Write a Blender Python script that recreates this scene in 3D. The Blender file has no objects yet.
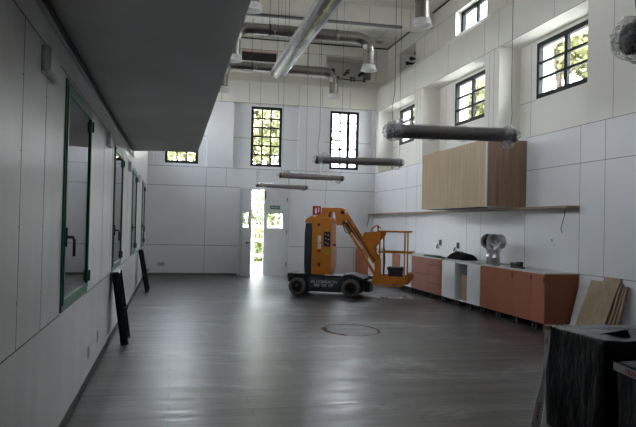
import bpy, bmesh, math, random
from mathutils import Vector, Matrix
random.seed(7)
SC = bpy.context.scene
COL = SC.collection

# ------------------------------------------------------------------ camera
cam = bpy.data.cameras.new('camera'); camo = bpy.data.objects.new('camera', cam); COL.objects.link(camo)
YAW, PITCH, ROLL = 0.212754, 0.0170425, 0.0222219
_f = Vector((math.sin(YAW) * math.cos(PITCH), math.cos(YAW) * math.cos(PITCH), math.sin(PITCH)))
_r = Vector((math.cos(YAW), -math.sin(YAW), 0)); _u = _r.cross(_f)
_r2 = _r * math.cos(ROLL) + _u * math.sin(ROLL); _u2 = -_r * math.sin(ROLL) + _u * math.cos(ROLL)
m = Matrix.Identity(4)
for i in range(3):
    m[i][0] = _r2[i]; m[i][1] = _u2[i]; m[i][2] = -_f[i]
m[2][3] = 1.6
camo.matrix_world = m
cam.sensor_width = 36; cam.lens = 669.82 / 636 * 36; cam.clip_start = .05; cam.clip_end = 300
SC.camera = camo

# ------------------------------------------------------------------ world, sun, exposure
SKY = 11.0
w = bpy.data.worlds.new('World'); SC.world = w; w.use_nodes = True
nt = w.node_tree; nt.nodes.clear()
out = nt.nodes.new('ShaderNodeOutputWorld'); bg = nt.nodes.new('ShaderNodeBackground')
tc = nt.nodes.new('ShaderNodeTexCoord'); sep = nt.nodes.new('ShaderNodeSeparateXYZ'); cr = nt.nodes.new('ShaderNodeValToRGB')
nt.links.new(tc.outputs['Generated'], sep.inputs[0]); nt.links.new(sep.outputs[2], cr.inputs[0])
cr.color_ramp.elements[0].position = 0; cr.color_ramp.elements[0].color = (.93, .96, 1, 1)
cr.color_ramp.elements[1].position = 1; cr.color_ramp.elements[1].color = (.72, .85, 1, 1)
nt.links.new(cr.outputs[0], bg.inputs[0]); bg.inputs[1].default_value = SKY
nt.links.new(bg.outputs[0], out.inputs[0])
sl = bpy.data.lights.new('sun', 'SUN'); so = bpy.data.objects.new('sun', sl); COL.objects.link(so)
sl.energy = 12; sl.angle = .01; sl.color = (1, .93, .8)
so.rotation_euler = Vector((0, .5, -.87)).to_track_quat('-Z', 'Y').to_euler()
SC.view_settings.view_transform = 'Standard'; SC.view_settings.look = 'None'
SC.view_settings.gamma = 1; SC.view_settings.use_curve_mapping = False
SC.view_settings.exposure = 1.22
SC.cycles.max_bounces = 10; SC.cycles.diffuse_bounces = 7; SC.cycles.glossy_bounces = 4
SC.cycles.transparent_max_bounces = 16; SC.cycles.transmission_bounces = 6
SC.cycles.use_denoising = True; SC.cycles.sample_clamp_indirect = 12
SC.cycles.caustics_reflective = False; SC.cycles.caustics_refractive = False

def portal(loc, sx, sy, direction):
    l = bpy.data.lights.new('window_portal', 'AREA'); l.shape = 'RECTANGLE'; l.size = sx; l.size_y = sy
    l.cycles.is_portal = True
    o = bpy.data.objects.new('window_portal', l); COL.objects.link(o)
    o.location = loc; o.rotation_euler = Vector(direction).to_track_quat('-Z', 'Y').to_euler()

# ------------------------------------------------------------------ materials
def node_mat(name):
    mt = bpy.data.materials.new(name); mt.use_nodes = True
    return mt, mt.node_tree, mt.node_tree.nodes['Principled BSDF']

def mat(name, col, rough=.5, metal=0, var=.06, scale=4, bump=0, bscale=30, stretch=(1, 1, 1), spec=.5, rvar=0, coat=0):
    mt, t, b = node_mat(name)
    L = t.links
    tcn = t.nodes.new('ShaderNodeTexCoord'); mp = t.nodes.new('ShaderNodeMapping'); mp.inputs['Scale'].default_value = stretch
    L.new(tcn.outputs['Object'], mp.inputs[0])
    n = t.nodes.new('ShaderNodeTexNoise'); n.inputs['Scale'].default_value = scale; n.inputs['Detail'].default_value = 5
    L.new(mp.outputs[0], n.inputs['Vector'])
    r = t.nodes.new('ShaderNodeValToRGB'); e = r.color_ramp.elements
    e[0].position = .3; e[1].position = .7
    e[0].color = tuple(c * (1 - var) for c in col) + (1,); e[1].color = tuple(min(1, c * (1 + var)) for c in col) + (1,)
    L.new(n.outputs[0], r.inputs[0]); L.new(r.outputs[0], b.inputs['Base Color'])
    b.inputs['Roughness'].default_value = rough; b.inputs['Metallic'].default_value = metal
    b.inputs['Specular IOR Level'].default_value = spec
    if coat: b.inputs['Coat Weight'].default_value = coat
    if rvar:
        mr = t.nodes.new('ShaderNodeMapRange'); mr.inputs[3].default_value = rough - rvar; mr.inputs[4].default_value = rough + rvar
        mr.inputs[1].default_value = .3; mr.inputs[2].default_value = .7
        L.new(n.outputs[0], mr.inputs[0]); L.new(mr.outputs[0], b.inputs['Roughness'])
    if bump:
        n2 = t.nodes.new('ShaderNodeTexNoise'); n2.inputs['Scale'].default_value = bscale; n2.inputs['Detail'].default_value = 3
        L.new(mp.outputs[0], n2.inputs['Vector'])
        bp = t.nodes.new('ShaderNodeBump'); bp.inputs['Strength'].default_value = bump; bp.inputs['Distance'].default_value = .02
        L.new(n2.outputs[0], bp.inputs['Height']); L.new(bp.outputs[0], b.inputs['Normal'])
    return mt

def wood_mat(name, c0, c1, axis=2, rough=.5, scale=14):
    mt, t, b = node_mat(name); L = t.links
    tcn = t.nodes.new('ShaderNodeTexCoord'); mp = t.nodes.new('ShaderNodeMapping')
    s = [1, 1, 1]; s[axis] = .06; mp.inputs['Scale'].default_value = s
    L.new(tcn.outputs['Object'], mp.inputs[0])
    n = t.nodes.new('ShaderNodeTexNoise'); n.inputs['Scale'].default_value = scale; n.inputs['Detail'].default_value = 8; n.inputs['Roughness'].default_value = .7
    L.new(mp.outputs[0], n.inputs['Vector'])
    r = t.nodes.new('ShaderNodeValToRGB'); e = r.color_ramp.elements
    e[0].position = .32; e[1].position = .66; e[0].color = c0 + (1,); e[1].color = c1 + (1,)
    L.new(n.outputs[0], r.inputs[0]); L.new(r.outputs[0], b.inputs['Base Color']); b.inputs['Roughness'].default_value = rough
    return mt

def thin_mat(name, tint=(1, 1, 1), ior=1.45, base=0.0, haze=0, hazecol=(.8, .8, .8), rough=.02):
    """thin clear sheet: transparent, Fresnel gloss, optional haze"""
    mt = bpy.data.materials.new(name); mt.use_nodes = True; t = mt.node_tree; t.nodes.clear(); L = t.links
    o = t.nodes.new('ShaderNodeOutputMaterial'); tr = t.nodes.new('ShaderNodeBsdfTransparent'); tr.inputs[0].default_value = tint + (1,)
    gl = t.nodes.new('ShaderNodeBsdfGlossy'); gl.inputs['Roughness'].default_value = rough
    fr = t.nodes.new('ShaderNodeFresnel'); ge = t.nodes.new('ShaderNodeNewGeometry')
    im = t.nodes.new('ShaderNodeMapRange'); im.inputs[3].default_value = ior; im.inputs[4].default_value = 1 / ior   # same index from both faces of the thin sheet
    L.new(ge.outputs['Backfacing'], im.inputs[0]); L.new(im.outputs[0], fr.inputs[0])
    mx = t.nodes.new('ShaderNodeMixShader'); L.new(fr.outputs[0], mx.inputs[0]); L.new(gl.outputs[0], mx.inputs[2])
    if haze:
        df = t.nodes.new('ShaderNodeBsdfDiffuse'); df.inputs[0].default_value = hazecol + (1,)
        n = t.nodes.new('ShaderNodeTexNoise'); n.inputs['Scale'].default_value = 25; n.inputs['Detail'].default_value = 4
        mr = t.nodes.new('ShaderNodeMapRange'); mr.inputs[1].default_value = .35; mr.inputs[2].default_value = .65
        mr.inputs[3].default_value = haze * .5; mr.inputs[4].default_value = min(1, haze * 1.5)
        L.new(n.outputs[0], mr.inputs[0])
        m2 = t.nodes.new('ShaderNodeMixShader'); L.new(mr.outputs[0], m2.inputs[0]); L.new(tr.outputs[0], m2.inputs[1]); L.new(df.outputs[0], m2.inputs[2])
        L.new(m2.outputs[0], mx.inputs[1])
    else:
        L.new(tr.outputs[0], mx.inputs[1])
    L.new(mx.outputs[0], o.inputs[0]); return mt

M = {}
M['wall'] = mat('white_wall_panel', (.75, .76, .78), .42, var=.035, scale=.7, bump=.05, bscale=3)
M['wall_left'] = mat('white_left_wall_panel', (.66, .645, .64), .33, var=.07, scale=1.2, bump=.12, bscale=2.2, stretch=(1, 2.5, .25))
M['wall_up'] = mat('cream_upper_wall_panel', (.78, .765, .71), .5, var=.03, scale=.7)
M['joint'] = mat('panel_joint', (.05, .05, .05), .8)
M['ceil'] = mat('ceiling_board', (.74, .72, .67), .6, var=.03)
M['slab'] = mat('dark_grey_soffit', (.58, .57, .565), .38, var=.08, scale=1.5, bump=.15, bscale=8)
M['black'] = mat('black_paint', (.012, .012, .013), .5)
M['cloth'] = mat('black_fabric', (.012, .012, .014), .95, spec=.1)
M['blackmetal'] = mat('black_metal', (.02, .02, .022), .4, .3)
M['skirt'] = mat('skirting', (.16, .155, .15), .5)
M['green'] = mat('green_frame', (.0, .13, .055), .35, var=.1)
M['dgreen'] = mat('dark_green_frame', (.007, .012, .012), .55, spec=.25)
M['glass'] = thin_mat('clear_window_glass')
M['rglass'] = thin_mat('reflective_window_glass', tint=(.75, .8, .8), ior=1.5)
_t = M['rglass'].node_tree; _lw = _t.nodes.new('ShaderNodeLayerWeight'); _pw = _t.nodes.new('ShaderNodeMath'); _pw.operation = 'POWER'; _pw.inputs[1].default_value = 1.6
_t.links.new(_lw.outputs['Facing'], _pw.inputs[0])
for _n in _t.nodes:
    if _n.bl_idname == 'ShaderNodeMixShader': _t.links.new(_pw.outputs[0], _n.inputs[0])
M['frost'] = mat('milky_white_pane', (.62, .62, .62), .4)
M['steel'] = mat('spiral_duct_steel', (.30, .285, .27), .27, 1, var=.1, scale=9, bump=.25, bscale=9, stretch=(3, .4, .4))
M['steel2'] = mat('galvanised_steel', (.32, .32, .33), .22, 1, var=.08, scale=7)
M['whitemetal'] = mat('white_enamel', (.62, .62, .62), .35)
M['white'] = mat('white_laminate', (.62, .63, .63), .4)
M['greytube'] = mat('dark_grey_tube', (.19, .17, .16), .6, .1, var=.2, scale=30, bump=.3, bscale=50)
M['film'] = thin_mat('clear_plastic_film', ior=1.35, haze=.12, hazecol=(.5, .47, .46), rough=.25)
M['filmd'] = thin_mat('crumpled_plastic_film', ior=1.25, haze=.24, hazecol=(.97, .96, .97), rough=.2)
M['yellow'] = mat('yellow_reflection_paint', (.62, .60, .10), .35)  # colour of a reflection in the duct crease, painted on
M['orange'] = mat('orange_paint', (.58, .19, .012), .38, var=.08, scale=6, rvar=.05)
M['dull_metal'] = mat('dull_grey_metal', (.13, .13, .13), .5, .3)
M['dgrey'] = mat('dark_grey_plastic', (.035, .042, .05), .5)
M['chassis'] = mat('chassis_grey_paint', (.045, .05, .058), .45, var=.2, scale=8)
M['rubber'] = mat('grey_rubber', (.11, .10, .085), .85, var=.2, scale=15)
M['hub'] = mat('dark_hub', (.016, .016, .018), .6, .3)
M['rust'] = mat('terracotta_laminate', (.31, .095, .044), .62, var=.03)
M['oakd'] = wood_mat('pale_oak_laminate', (.29, .19, .085), (.45, .32, .16), 2)
M['oakb'] = wood_mat('brown_oak_laminate', (.21, .125, .08), (.35, .22, .15), 2)
M['oaks'] = wood_mat('oak_shelf', (.22, .14, .08), (.34, .23, .14), 1)
M['ply'] = wood_mat('raw_timber', (.26, .18, .11), (.40, .30, .19), 2, .7)
M['card'] = mat('brown_cardboard', (.30, .19, .10), .8)
M['top'] = mat('pale_worktop', (.55, .54, .5), .35)
M['gtop'] = mat('grey_worktop', (.25, .25, .24), .35)
M['wrap'] = mat('black_stretch_film', (.005, .005, .006), .36, var=.3, scale=5, bump=.6, bscale=20, stretch=(1, 1, .5), spec=.3)
M['tape'] = mat('white_tape', (.88, .87, .87), .45)
M['tape_dull'] = mat('dull_tape', (.4, .4, .42), .5)
M['red'] = mat('red_print', (.42, .01, .015), .45)
M['signred'] = mat('red_sign', (.32, .008, .02), .4)
M['signgreen'] = mat('green_sign', (.0, .13, .06), .4)
M['signwhite'] = mat('white_print', (.75, .75, .75), .5)
M['plate'] = mat('grey_plate', (.4, .4, .4), .4)
M['leaf'] = mat('leaves', (.12, .14, .05), .6, var=.5, scale=1.2)
M['leafy'] = mat('yellow_green_leaves', (.17, .175, .07), .6, var=.4, scale=1.2)
M['bark'] = mat('bark', (.08, .06, .045), .9, bump=.5, bscale=20)
M['fence'] = mat('white_fence_paint', (.8, .8, .8), .5)
M['ground'] = mat('outside_pavement', (.42, .41, .38), .9)
M['grass'] = mat('outside_grass', (.12, .14, .05), .95, var=.4, scale=2)
M['rustmark'] = mat('rusty_mark', (.07, .025, .012), .8)

# floor: grey vinyl planks laid across the room, worn, with whitish scuffs and painted sheen
def floor_mat():
    mt, t, b = node_mat('grey_plank_floor'); L = t.links; N = t.nodes.new
    tcn = N('ShaderNodeTexCoord')
    br = N('ShaderNodeTexBrick'); br.inputs['Scale'].default_value = 1; br.inputs['Brick Width'].default_value = 1.4; br.inputs['Row Height'].default_value = .2
    br.inputs['Mortar Size'].default_value = .006; br.inputs['Color1'].default_value = (.055, .052, .05, 1); br.inputs['Color2'].default_value = (.105, .099, .095, 1)
    br.inputs['Mortar'].default_value = (.018, .018, .018, 1); br.inputs['Bias'].default_value = 0
    L.new(tcn.outputs['Object'], br.inputs['Vector'])
    mp = N('ShaderNodeMapping'); mp.inputs['Scale'].default_value = (.35, 3, 1); L.new(tcn.outputs['Object'], mp.inputs[0])
    n = N('ShaderNodeTexNoise'); n.inputs['Scale'].default_value = 2.5; n.inputs['Detail'].default_value = 8; n.inputs['Roughness'].default_value = .65; L.new(mp.outputs[0], n.inputs['Vector'])
    r = N('ShaderNodeValToRGB'); e = r.color_ramp.elements; e[0].position = .3; e[0].color = (.5, .49, .48, 1); e[1].position = .7; e[1].color = (1.35, 1.34, 1.34, 1)
    L.new(n.outputs[0], r.inputs[0])
    mx = N('ShaderNodeMix'); mx.data_type = 'RGBA'; mx.blend_type = 'MULTIPLY'; mx.inputs[0].default_value = 1
    L.new(br.outputs[0], mx.inputs[6]); L.new(r.outputs[0], mx.inputs[7])
    # whitish scuffs, with their sheen painted into the colour
    n2 = N('ShaderNodeTexNoise'); n2.inputs['Scale'].default_value = .55; n2.inputs['Detail'].default_value = 9; n2.inputs['Roughness'].default_value = .72; n2.inputs['Distortion'].default_value = .6
    mp2 = N('ShaderNodeMapping'); mp2.inputs['Scale'].default_value = (1, 1.8, 1); mp2.inputs['Location'].default_value = (3.2, 1.0, 0)
    L.new(tcn.outputs['Object'], mp2.inputs[0]); L.new(mp2.outputs[0], n2.inputs['Vector'])
    r2 = N('ShaderNodeValToRGB'); e = r2.color_ramp.elements; e[0].position = .53; e[0].color = (0, 0, 0, 1); e[1].position = .74; e[1].color = (1, 1, 1, 1)
    L.new(n2.outputs[0], r2.inputs[0])
    m2 = N('ShaderNodeMix'); m2.data_type = 'RGBA'; m2.inputs[7].default_value = (.30, .305, .31, 1)
    L.new(r2.outputs[0], m2.inputs[0]); L.new(mx.outputs[2], m2.inputs[6]); L.new(m2.outputs[2], b.inputs['Base Color'])
    mr = N('ShaderNodeMapRange'); mr.inputs[1].default_value = .3; mr.inputs[2].default_value = .7; mr.inputs[3].default_value = .27; mr.inputs[4].default_value = .46
    L.new(n.outputs[0], mr.inputs[0]); L.new(mr.outputs[0], b.inputs['Roughness'])
    bp = N('ShaderNodeBump'); bp.inputs['Strength'].default_value = .035; bp.inputs['Distance'].default_value = .02
    L.new(n.outputs[0], bp.inputs['Height']); L.new(bp.outputs[0], b.inputs['Normal'])
    b.inputs['Specular IOR Level'].default_value = .5
    return mt
M['floor'] = floor_mat()

# ------------------------------------------------------------------ mesh helpers
class MB:
    def __init__(s): s.v = []; s.f = []; s.mi = []; s.sm = []; s.cur = 0
    def add(s, vs, fs, smooth=False):
        o = len(s.v); s.v += [tuple(v) for v in vs]
        for f in fs: s.f.append([o + i for i in f]); s.mi.append(s.cur); s.sm.append(smooth)
        return s
    def box(s, x0, x1, y0, y1, z0, z1):
        return s.hexa([(x0, y0, z0), (x1, y0, z0), (x1, y1, z0), (x0, y1, z0), (x0, y0, z1), (x1, y0, z1), (x1, y1, z1), (x0, y1, z1)])
    def hexa(s, v):
        return s.add(v, [(0, 3, 2, 1), (4, 5, 6, 7), (0, 1, 5, 4), (1, 2, 6, 5), (2, 3, 7, 6), (3, 0, 4, 7)])
    def bar(s, a, b, w, h=None, up=(0, 0, 1)):
        a = Vector(a); b = Vector(b); d = (b - a).normalized(); h = h or w
        u = Vector(up); sx = d.cross(u)
        if sx.length < 1e-3: sx = d.cross(Vector((0, 1, 0)))
        sx.normalize(); sz = sx.cross(d)
        p = []
        for c in (a, b):
            for i, j in ((-1, -1), (1, -1), (1, 1), (-1, 1)): p.append(c + sx * w / 2 * i + sz * h / 2 * j)
        return s.hexa(p)
    def tube(s, pts, r, n=14, cap=True, rs=None):
        pts = [Vector(p) for p in pts]; k = len(pts); vs = []; prev = None
        for i, p in enumerate(pts):
            d = (pts[min(i + 1, k - 1)] - pts[max(i - 1, 0)]).normalized()
            if prev is None:
                a = Vector((0, 0, 1)) if abs(d.z) < .9 else Vector((1, 0, 0)); sx = d.cross(a).normalized()
            else: sx = (prev - d * prev.dot(d)).normalized()
            prev = sx; sy = d.cross(sx); rr = rs[i] if rs else r
            for j in range(n):
                t = 2 * math.pi * j / n; vs.append(p + (sx * math.cos(t) + sy * math.sin(t)) * rr)
        fs = []
        for i in range(k - 1):
            for j in range(n): fs.append((i * n + j, i * n + (j + 1) % n, (i + 1) * n + (j + 1) % n, (i + 1) * n + j))
        s.add(vs, fs, True)
        if cap:
            s.add(vs[:n], [list(range(n))[::-1]]); s.add(vs[-n:], [list(range(n))])
        return s
    def lathe(s, c, axis, prof, n=20):
        """prof: list of (distance along axis, radius)"""
        c = Vector(c); d = Vector(axis).normalized()
        a = Vector((0, 0, 1)) if abs(d.z) < .9 else Vector((1, 0, 0)); sx = d.cross(a).normalized(); sy = d.cross(sx)
        vs = []
        for t, r in prof:
            for j in range(n):
                q = 2 * math.pi * j / n; vs.append(c + d * t + (sx * math.cos(q) + sy * math.sin(q)) * max(r, .0005))
        fs = []
        for i in range(len(prof) - 1):
            for j in range(n): fs.append((i * n + j, i * n + (j + 1) % n, (i + 1) * n + (j + 1) % n, (i + 1) * n + j))
        return s.add(vs, fs, True)
    def prism(s, poly, h, ax=1):
        """poly: 2D points, extruded between h[0], h[1] along axis ax"""
        n = len(poly); vs = []
        for k in h:
            for p in poly:
                q = list(p); q.insert(ax, k); vs.append(q)
        fs = [list(range(n)), list(range(n, 2 * n))[::-1]] + [(i, i + n, (i + 1) % n + n, (i + 1) % n) for i in range(n)]
        return s.add(vs, fs)
    def obj(s, name, mats, parent=None, bevel=0, smooth=False):
        me = bpy.data.meshes.new(name); me.from_pydata([tuple(v) for v in s.v], [], s.f)
        if not isinstance(mats, (list, tuple)): mats = [mats]
        for q in mats: me.materials.append(M[q] if isinstance(q, str) else q)
        for i, p in enumerate(me.polygons): p.material_index = s.mi[i]; p.use_smooth = s.sm[i] or smooth
        b = bmesh.new(); b.from_mesh(me); bmesh.ops.recalc_face_normals(b, faces=b.faces[:]); b.to_mesh(me); b.free()
        me.update()
        o = bpy.data.objects.new(name, me); COL.objects.link(o)
        if parent: o.parent = parent
        if bevel:
            bv = o.modifiers.new('bevel', 'BEVEL'); bv.width = bevel; bv.segments = 2; bv.limit_method = 'ANGLE'
        return o

def tag(o, label=None, cat=None, group=None, kind=None):
    if label: o['label'] = label
    if cat: o['category'] = cat
    if group: o['group'] = group
    if kind: o['kind'] = kind
    return o
def empty(name, loc, label=None, cat=None, rz=0, group=None, kind=None):
    o = bpy.data.objects.new(name, None); COL.objects.link(o); o.location = loc; o.rotation_euler = (0, 0, rz)
    o.empty_display_size = .1
    return tag(o, label, cat, group, kind)
def copy_tree(o, parent=None):
    c = o.copy(); COL.objects.link(c)
    if parent: c.parent = parent
    for ch in [x for x in list(bpy.data.objects) if x.parent == o]: copy_tree(ch, c)
    return c
def structure(mb, name, mats, label, cat, **k):
    return tag(mb.obj(name, mats, **k), label, cat, kind='structure')
def text_mesh(name, body, size, mt, parent, matrix, extrude=.001, align='CENTER'):
    c = bpy.data.curves.new(name, 'FONT'); c.body = body; c.size = size; c.extrude = extrude; c.align_x = align; c.align_y = 'CENTER'
    t = bpy.data.objects.new(name, c); COL.objects.link(t)
    dg = bpy.context.evaluated_depsgraph_get(); me = bpy.data.meshes.new_from_object(t.evaluated_get(dg))
    me.transform(matrix)
    bpy.data.objects.remove(t); me.materials.clear(); me.materials.append(M[mt])
    o = bpy.data.objects.new(name, me); COL.objects.link(o); o.parent = parent; return o
def face_matrix(loc, xdir, updir):
    x = Vector(xdir).normalized(); y = Vector(updir).normalized(); z = x.cross(y)
    mm = Matrix.Identity(4)
    for i in range(3): mm[i][0] = x[i]; mm[i][1] = y[i]; mm[i][2] = z[i]; mm[i][3] = loc[i]
    return mm

# ------------------------------------------------------------------ room shell
XL, XR, YB, YF = -.785, 6.28, 20.55, -5.0
CEIL = 7.45; XU, YU = 6.74, 20.9           # set-back upper walls
f = MB(); f.box(XL - .3, 7.3, YF - .3, 21.1, -.15, 0)
structure(f, 'floor', 'floor', 'grey worn plank floor of the hall with whitish scuffs and painted sheen', 'floor')

# left wall (with four green-framed window openings)
LW = [(5.12, 6.62), (9.27, 10.75), (13.3, 14.8), (17.45, 18.95)]; LZ = (.92, 2.63)
b = MB(); prev = YF
for y0, y1 in LW:
    b.box(XL - .25, XL, prev, y0, 0, 3.3); b.box(XL - .25, XL, y0, y1, 0, LZ[0]); b.box(XL - .25, XL, y0, y1, LZ[1], 3.3); prev = y1
b.box(XL - .25, XL, prev, 21.1, 0, 3.3)
LU = [(5.7, 7.3), (9.85, 11.45), (14.0, 15.6), (18.1, 19.7)]; prev = YF      # openings for added unseen windows that daylight the right wall
for y0, y1 in LU:
    b.box(XL - .25, XL, prev, y0, 4.2, 5.3); prev = y1
b.box(XL - .25, XL, prev, 21.1, 4.2, 5.3); b.box(XL - .25, XL, YF, 21.1, 3.3, 4.2); b.box(XL - .25, XL, YF, 21.1, 5.3, CEIL)
b.cur = 1
def jy(z, y0, y1, t=.006): b.box(XL - .004, XL + .0015, y0, y1, z - t / 2, z + t / 2)
def segs(y0, y1):
    p = y0; r = []
    for a, c in LW: r.append((p, a)); p = c
    r.append((p, y1)); return r
for q in segs(YF, 20.55): jy(.908, *q)
jy(2.66, YF, 20.55)
for y in (-2, 1.2, 3.75, 4.4, 7.95, 9.0, 12.05, 13.0, 16.1, 17.1, 19.6):
    b.box(XL - .004, XL + .0012, y - .0014, y + .0014, .908, 2.66)
    for z_ in (1.15, 1.55, 1.95, 2.35): b.box(XL - .004, XL + .0025, y - .014, y - .006, z_, z_ + .008)
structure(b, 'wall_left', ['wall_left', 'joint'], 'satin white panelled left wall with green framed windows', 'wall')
b = MB(); b.box(XL, XL + .015, YF, YB, 0, .075); structure(b, 'baseboard_left', 'black', 'black skirting along the left wall', 'baseboard')
# plain corridor behind the left windows
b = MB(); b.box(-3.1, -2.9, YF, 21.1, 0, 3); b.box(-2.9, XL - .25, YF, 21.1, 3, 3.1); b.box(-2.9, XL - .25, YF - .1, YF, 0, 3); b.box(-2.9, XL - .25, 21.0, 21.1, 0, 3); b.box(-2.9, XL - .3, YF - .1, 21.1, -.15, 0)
structure(b, 'wall_corridor', 'wall_left', 'plain corridor beyond the left windows', 'wall')

# right wall
BAYS = [(17.04, 20.25), (12.875, 16.435), (9.33, 12.26), (5.15, 8.1), (1.0, 4.0), (-3.4, -.4)]
RWIN = [(17.72, 19.62), (13.55, 15.46), (9.75, 11.65), (5.8, 7.4)]       # openings (last one added unseen, for light in the foreground), z 4.1..5.19
WZ = (4.1, 5.17)
b = MB()
b.box(XR, 7.1, YF, 21.1, 0, 3.28)
b.cur = 1
prev = 21.1
for y0, y1 in BAYS:
    b.box(XR, 7.1, y1, prev, 3.28, 5.23); prev = y0
b.box(XR, 7.1, YF, prev, 3.28, 5.23)
RX = 6.75
for i, (y0, y1) in enumerate(BAYS):
    if i < len(RWIN):
        a, c = RWIN[i]
        b.box(RX, 7.1, y0, y1, 3.28, WZ[0]); b.box(RX, 7.1, y0, y1, WZ[1], 5.23)
        b.box(RX, 7.1, y0, a, WZ[0], WZ[1]); b.box(RX, 7.1, c, y1, WZ[0], WZ[1])
    else: b.box(RX, 7.1, y0, y1, 3.28, 5.23)
b.cur = 1
b.box(XR, 7.1, YF, 21.1, 5.23, 5.95)
b.prism([(XR, 5.95), (7.1, 5.95), (7.1, 6.36), (XU, 6.36)], (YF, 21.1), 1)
UW = [(18.3, 19.75), (13.8, 15.5), (9.9, 11.6), (5.7, 7.4)]            # niche, clerestory window, then two added unseen ones to light the ceiling
prev = 21.1
for y0, y1 in UW: b.box(XU, 7.1, y1, prev, 6.36, 6.97); prev = y0
b.box(XU, 7.1, YF, prev, 6.36, 6.97); b.box(XU, 7.1, YF, 21.1, 6.97, CEIL)
b.box(7.45, 7.5, 18.1, 19.95, 6.2, 7.1)
b.box(7.1, 7.5, 18.1, 18.3, 6.2, 7.1); b.box(7.1, 7.5, 19.75, 19.95, 6.2, 7.1); b.box(7.1, 7.5, 18.1, 19.95, 6.97, 7.1); b.box(7.1, 7.5, 18.1, 19.95, 6.2, 6.36)
b.cur = 2
j = .0015
def rj(z, y0, y1, x=XR, t=.007): b.box(x - j, x + .004, y0, y1, z - t / 2, z + t / 2)
def rv(y, z0, z1, x=XR, t=.006): b.box(x - j, x + .004, y - t / 2, y + t / 2, z0, z1)
rj(.918, YF, 9.46); rj(2.67, YF, 11.15); rj(2.68, 14.3, YB); rj(3.272, YF, 11.15); rj(3.275, 14.3, YB)
rj(5.236, YF, YB)
for y in (8.854, 9.483): rv(y, .918, 3.27)
for y in (17.54, 16.77, 7.2, 5.2, 12.95, 13.64, 11.16, 3.4, 1.2): rv(y, .92 if y > 9 else 0, 3.27)
for y in (8.69, 12.48, 12.67, 16.62, 16.86): rv(y, 3.28, 5.23)
for y in (19.08, 17.04, 14.83, 12.93, 12.3, 10.3): rv(y, 5.24, 5.95)
for y0, y1 in BAYS[:3]:
    rj(4.09, y1 - .6, y1 - .01, RX); rv(y1 - .42, 3.3, 5.2, RX)
for y in (16.62, 17.6, 12.9, 12.4): rv(y, 6.37, 7.0, XU)
rj(6.965, YF, 18.3, XU); rj(6.965, 19.75, YU, XU)
b.box(XU - .02, XU + .01, YF, YU, CEIL - .07, CEIL - .03)
structure(b, 'wall_right', ['wall', 'wall_up', 'joint'], 'white panelled right wall with recessed bays and a sloping ledge above', 'wall')

# back wall
b = MB()
DX = (2.03, 3.46); DZ = 2.66
b.box(XL - .25, DX[0], YB, 21.1, 0, 3.28); b.box(DX[1], 7.1, YB, 21.1, 0, 3.28); b.box(DX[0], DX[1], YB, 21.1, DZ, 3.28)
PI_ = [(XL - .25, -.62), (.943, 1.74), (3.78, 4.6), (6.2, 7.1)]
for x0, x1 in PI_: b.box(x0, x1, YB, 21.1, 3.28, 5.30)
RB = [(-.62, .943), (1.74, 3.78), (4.6, 6.2)]
BW = [(-.29, .70), (2.30, 3.27), (4.82, 5.77)]; BZ = (3.385, 5.25); RY = 20.78
for (x0, x1), (a, c) in zip(RB, BW):
    b.box(x0, a, RY, 21.1, 3.28, 5.3); b.box(c, x1, RY, 21.1, 3.28, 5.3); b.box(a, c, RY, 21.1, 3.28, BZ[0]); b.box(a, c, RY, 21.1, BZ[1], 5.3)
b.cur = 1
b.box(XL - .25, 7.1, YB, 21.1, 5.3, 5.98)
b.prism([(YB, 5.98), (21.1, 5.98), (21.1, 6.3), (YU, 6.3)], (XL - .25, 7.1), 0)
# set-back top with a vent slot and a niche
VX = (1.97, 3.08); VZ = (6.70, 7.06); NX = (4.68, 6.18); NZ = (6.33, 7.03)
b.box(XL - .25, VX[0], YU, 21.1, 6.3, CEIL); b.box(VX[0], VX[1], YU, 21.1, 6.3, VZ[0]); b.box(VX[0], VX[1], YU, 21.1, VZ[1], CEIL)
b.box(VX[1], NX[0], YU, 21.1, 6.3, CEIL); b.box(NX[0], NX[1], YU, 21.1, 6.3, NZ[0]); b.box(NX[0], NX[1], YU, 21.1, NZ[1], CEIL); b.box(NX[1], 7.1, YU, 21.1, 6.3, CEIL)
for (a, c), (d, e), dd in ((VX, VZ, .35), (NX, NZ, .45)):
    b.box(a - .1, c + .1, 21.1 + dd, 21.2 + dd, d - .1, e + .1); b.box(a - .1, a, 21.1, 21.1 + dd, d - .1, e + .1); b.box(c, c + .1, 21.1, 21.1 + dd, d - .1, e + .1)
    b.box(a - .1, c + .1, 21.1, 21.1 + dd, e, e + .1); b.box(a - .1, c + .1, 21.1, 21.1 + dd, d - .1, d)
b.cur = 2
def bj(z, x0, x1, y=YB, t=.011): b.box(x0, x1, y - .0015, y + .004, z - t / 2, z + t / 2)
def bv(x, z0, z1, y=YB, t=.008): b.box(x - t / 2, x + t / 2, y - .0015, y + .004, z0, z1)
bj(2.697, XL, XR); bj(.908, XL, DX[0] - .04); bj(.908, DX[1] + .04, XR); bj(3.276, XL, XR, t=.01); bj(5.305, XL, XR, t=.01)
for x, z0, z1 in ((.945, 0, 3.28), (2.49, 2.7, 3.28), (3.5, 2.7, 3.28), (4.66, .91, 2.7), (5.62, 0, .91), (1.55, 2.7, 3.28), (4.7, 2.7, 3.28), (3.48, 2.7, 3.28)): bv(x, z0, z1)
for x in (2.2, 3.1, 3.75, 4.5, 1.35, .5, 5.4): bv(x, 5.31, 5.97)
for x0, x1 in RB: bj(4.25, x0 + .01, x1 - .01, RY)
for x in (1.2, 1.75, 3.35, 4.1, 4.45, 6.35): bv(x, 6.31, CEIL - .05, YU)
bj(7.06, 1.2, 6.4, YU)
b.box(XL, XU, YU - .02, YU + .01, CEIL - .07, CEIL - .03)
b.cur = 3
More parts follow.
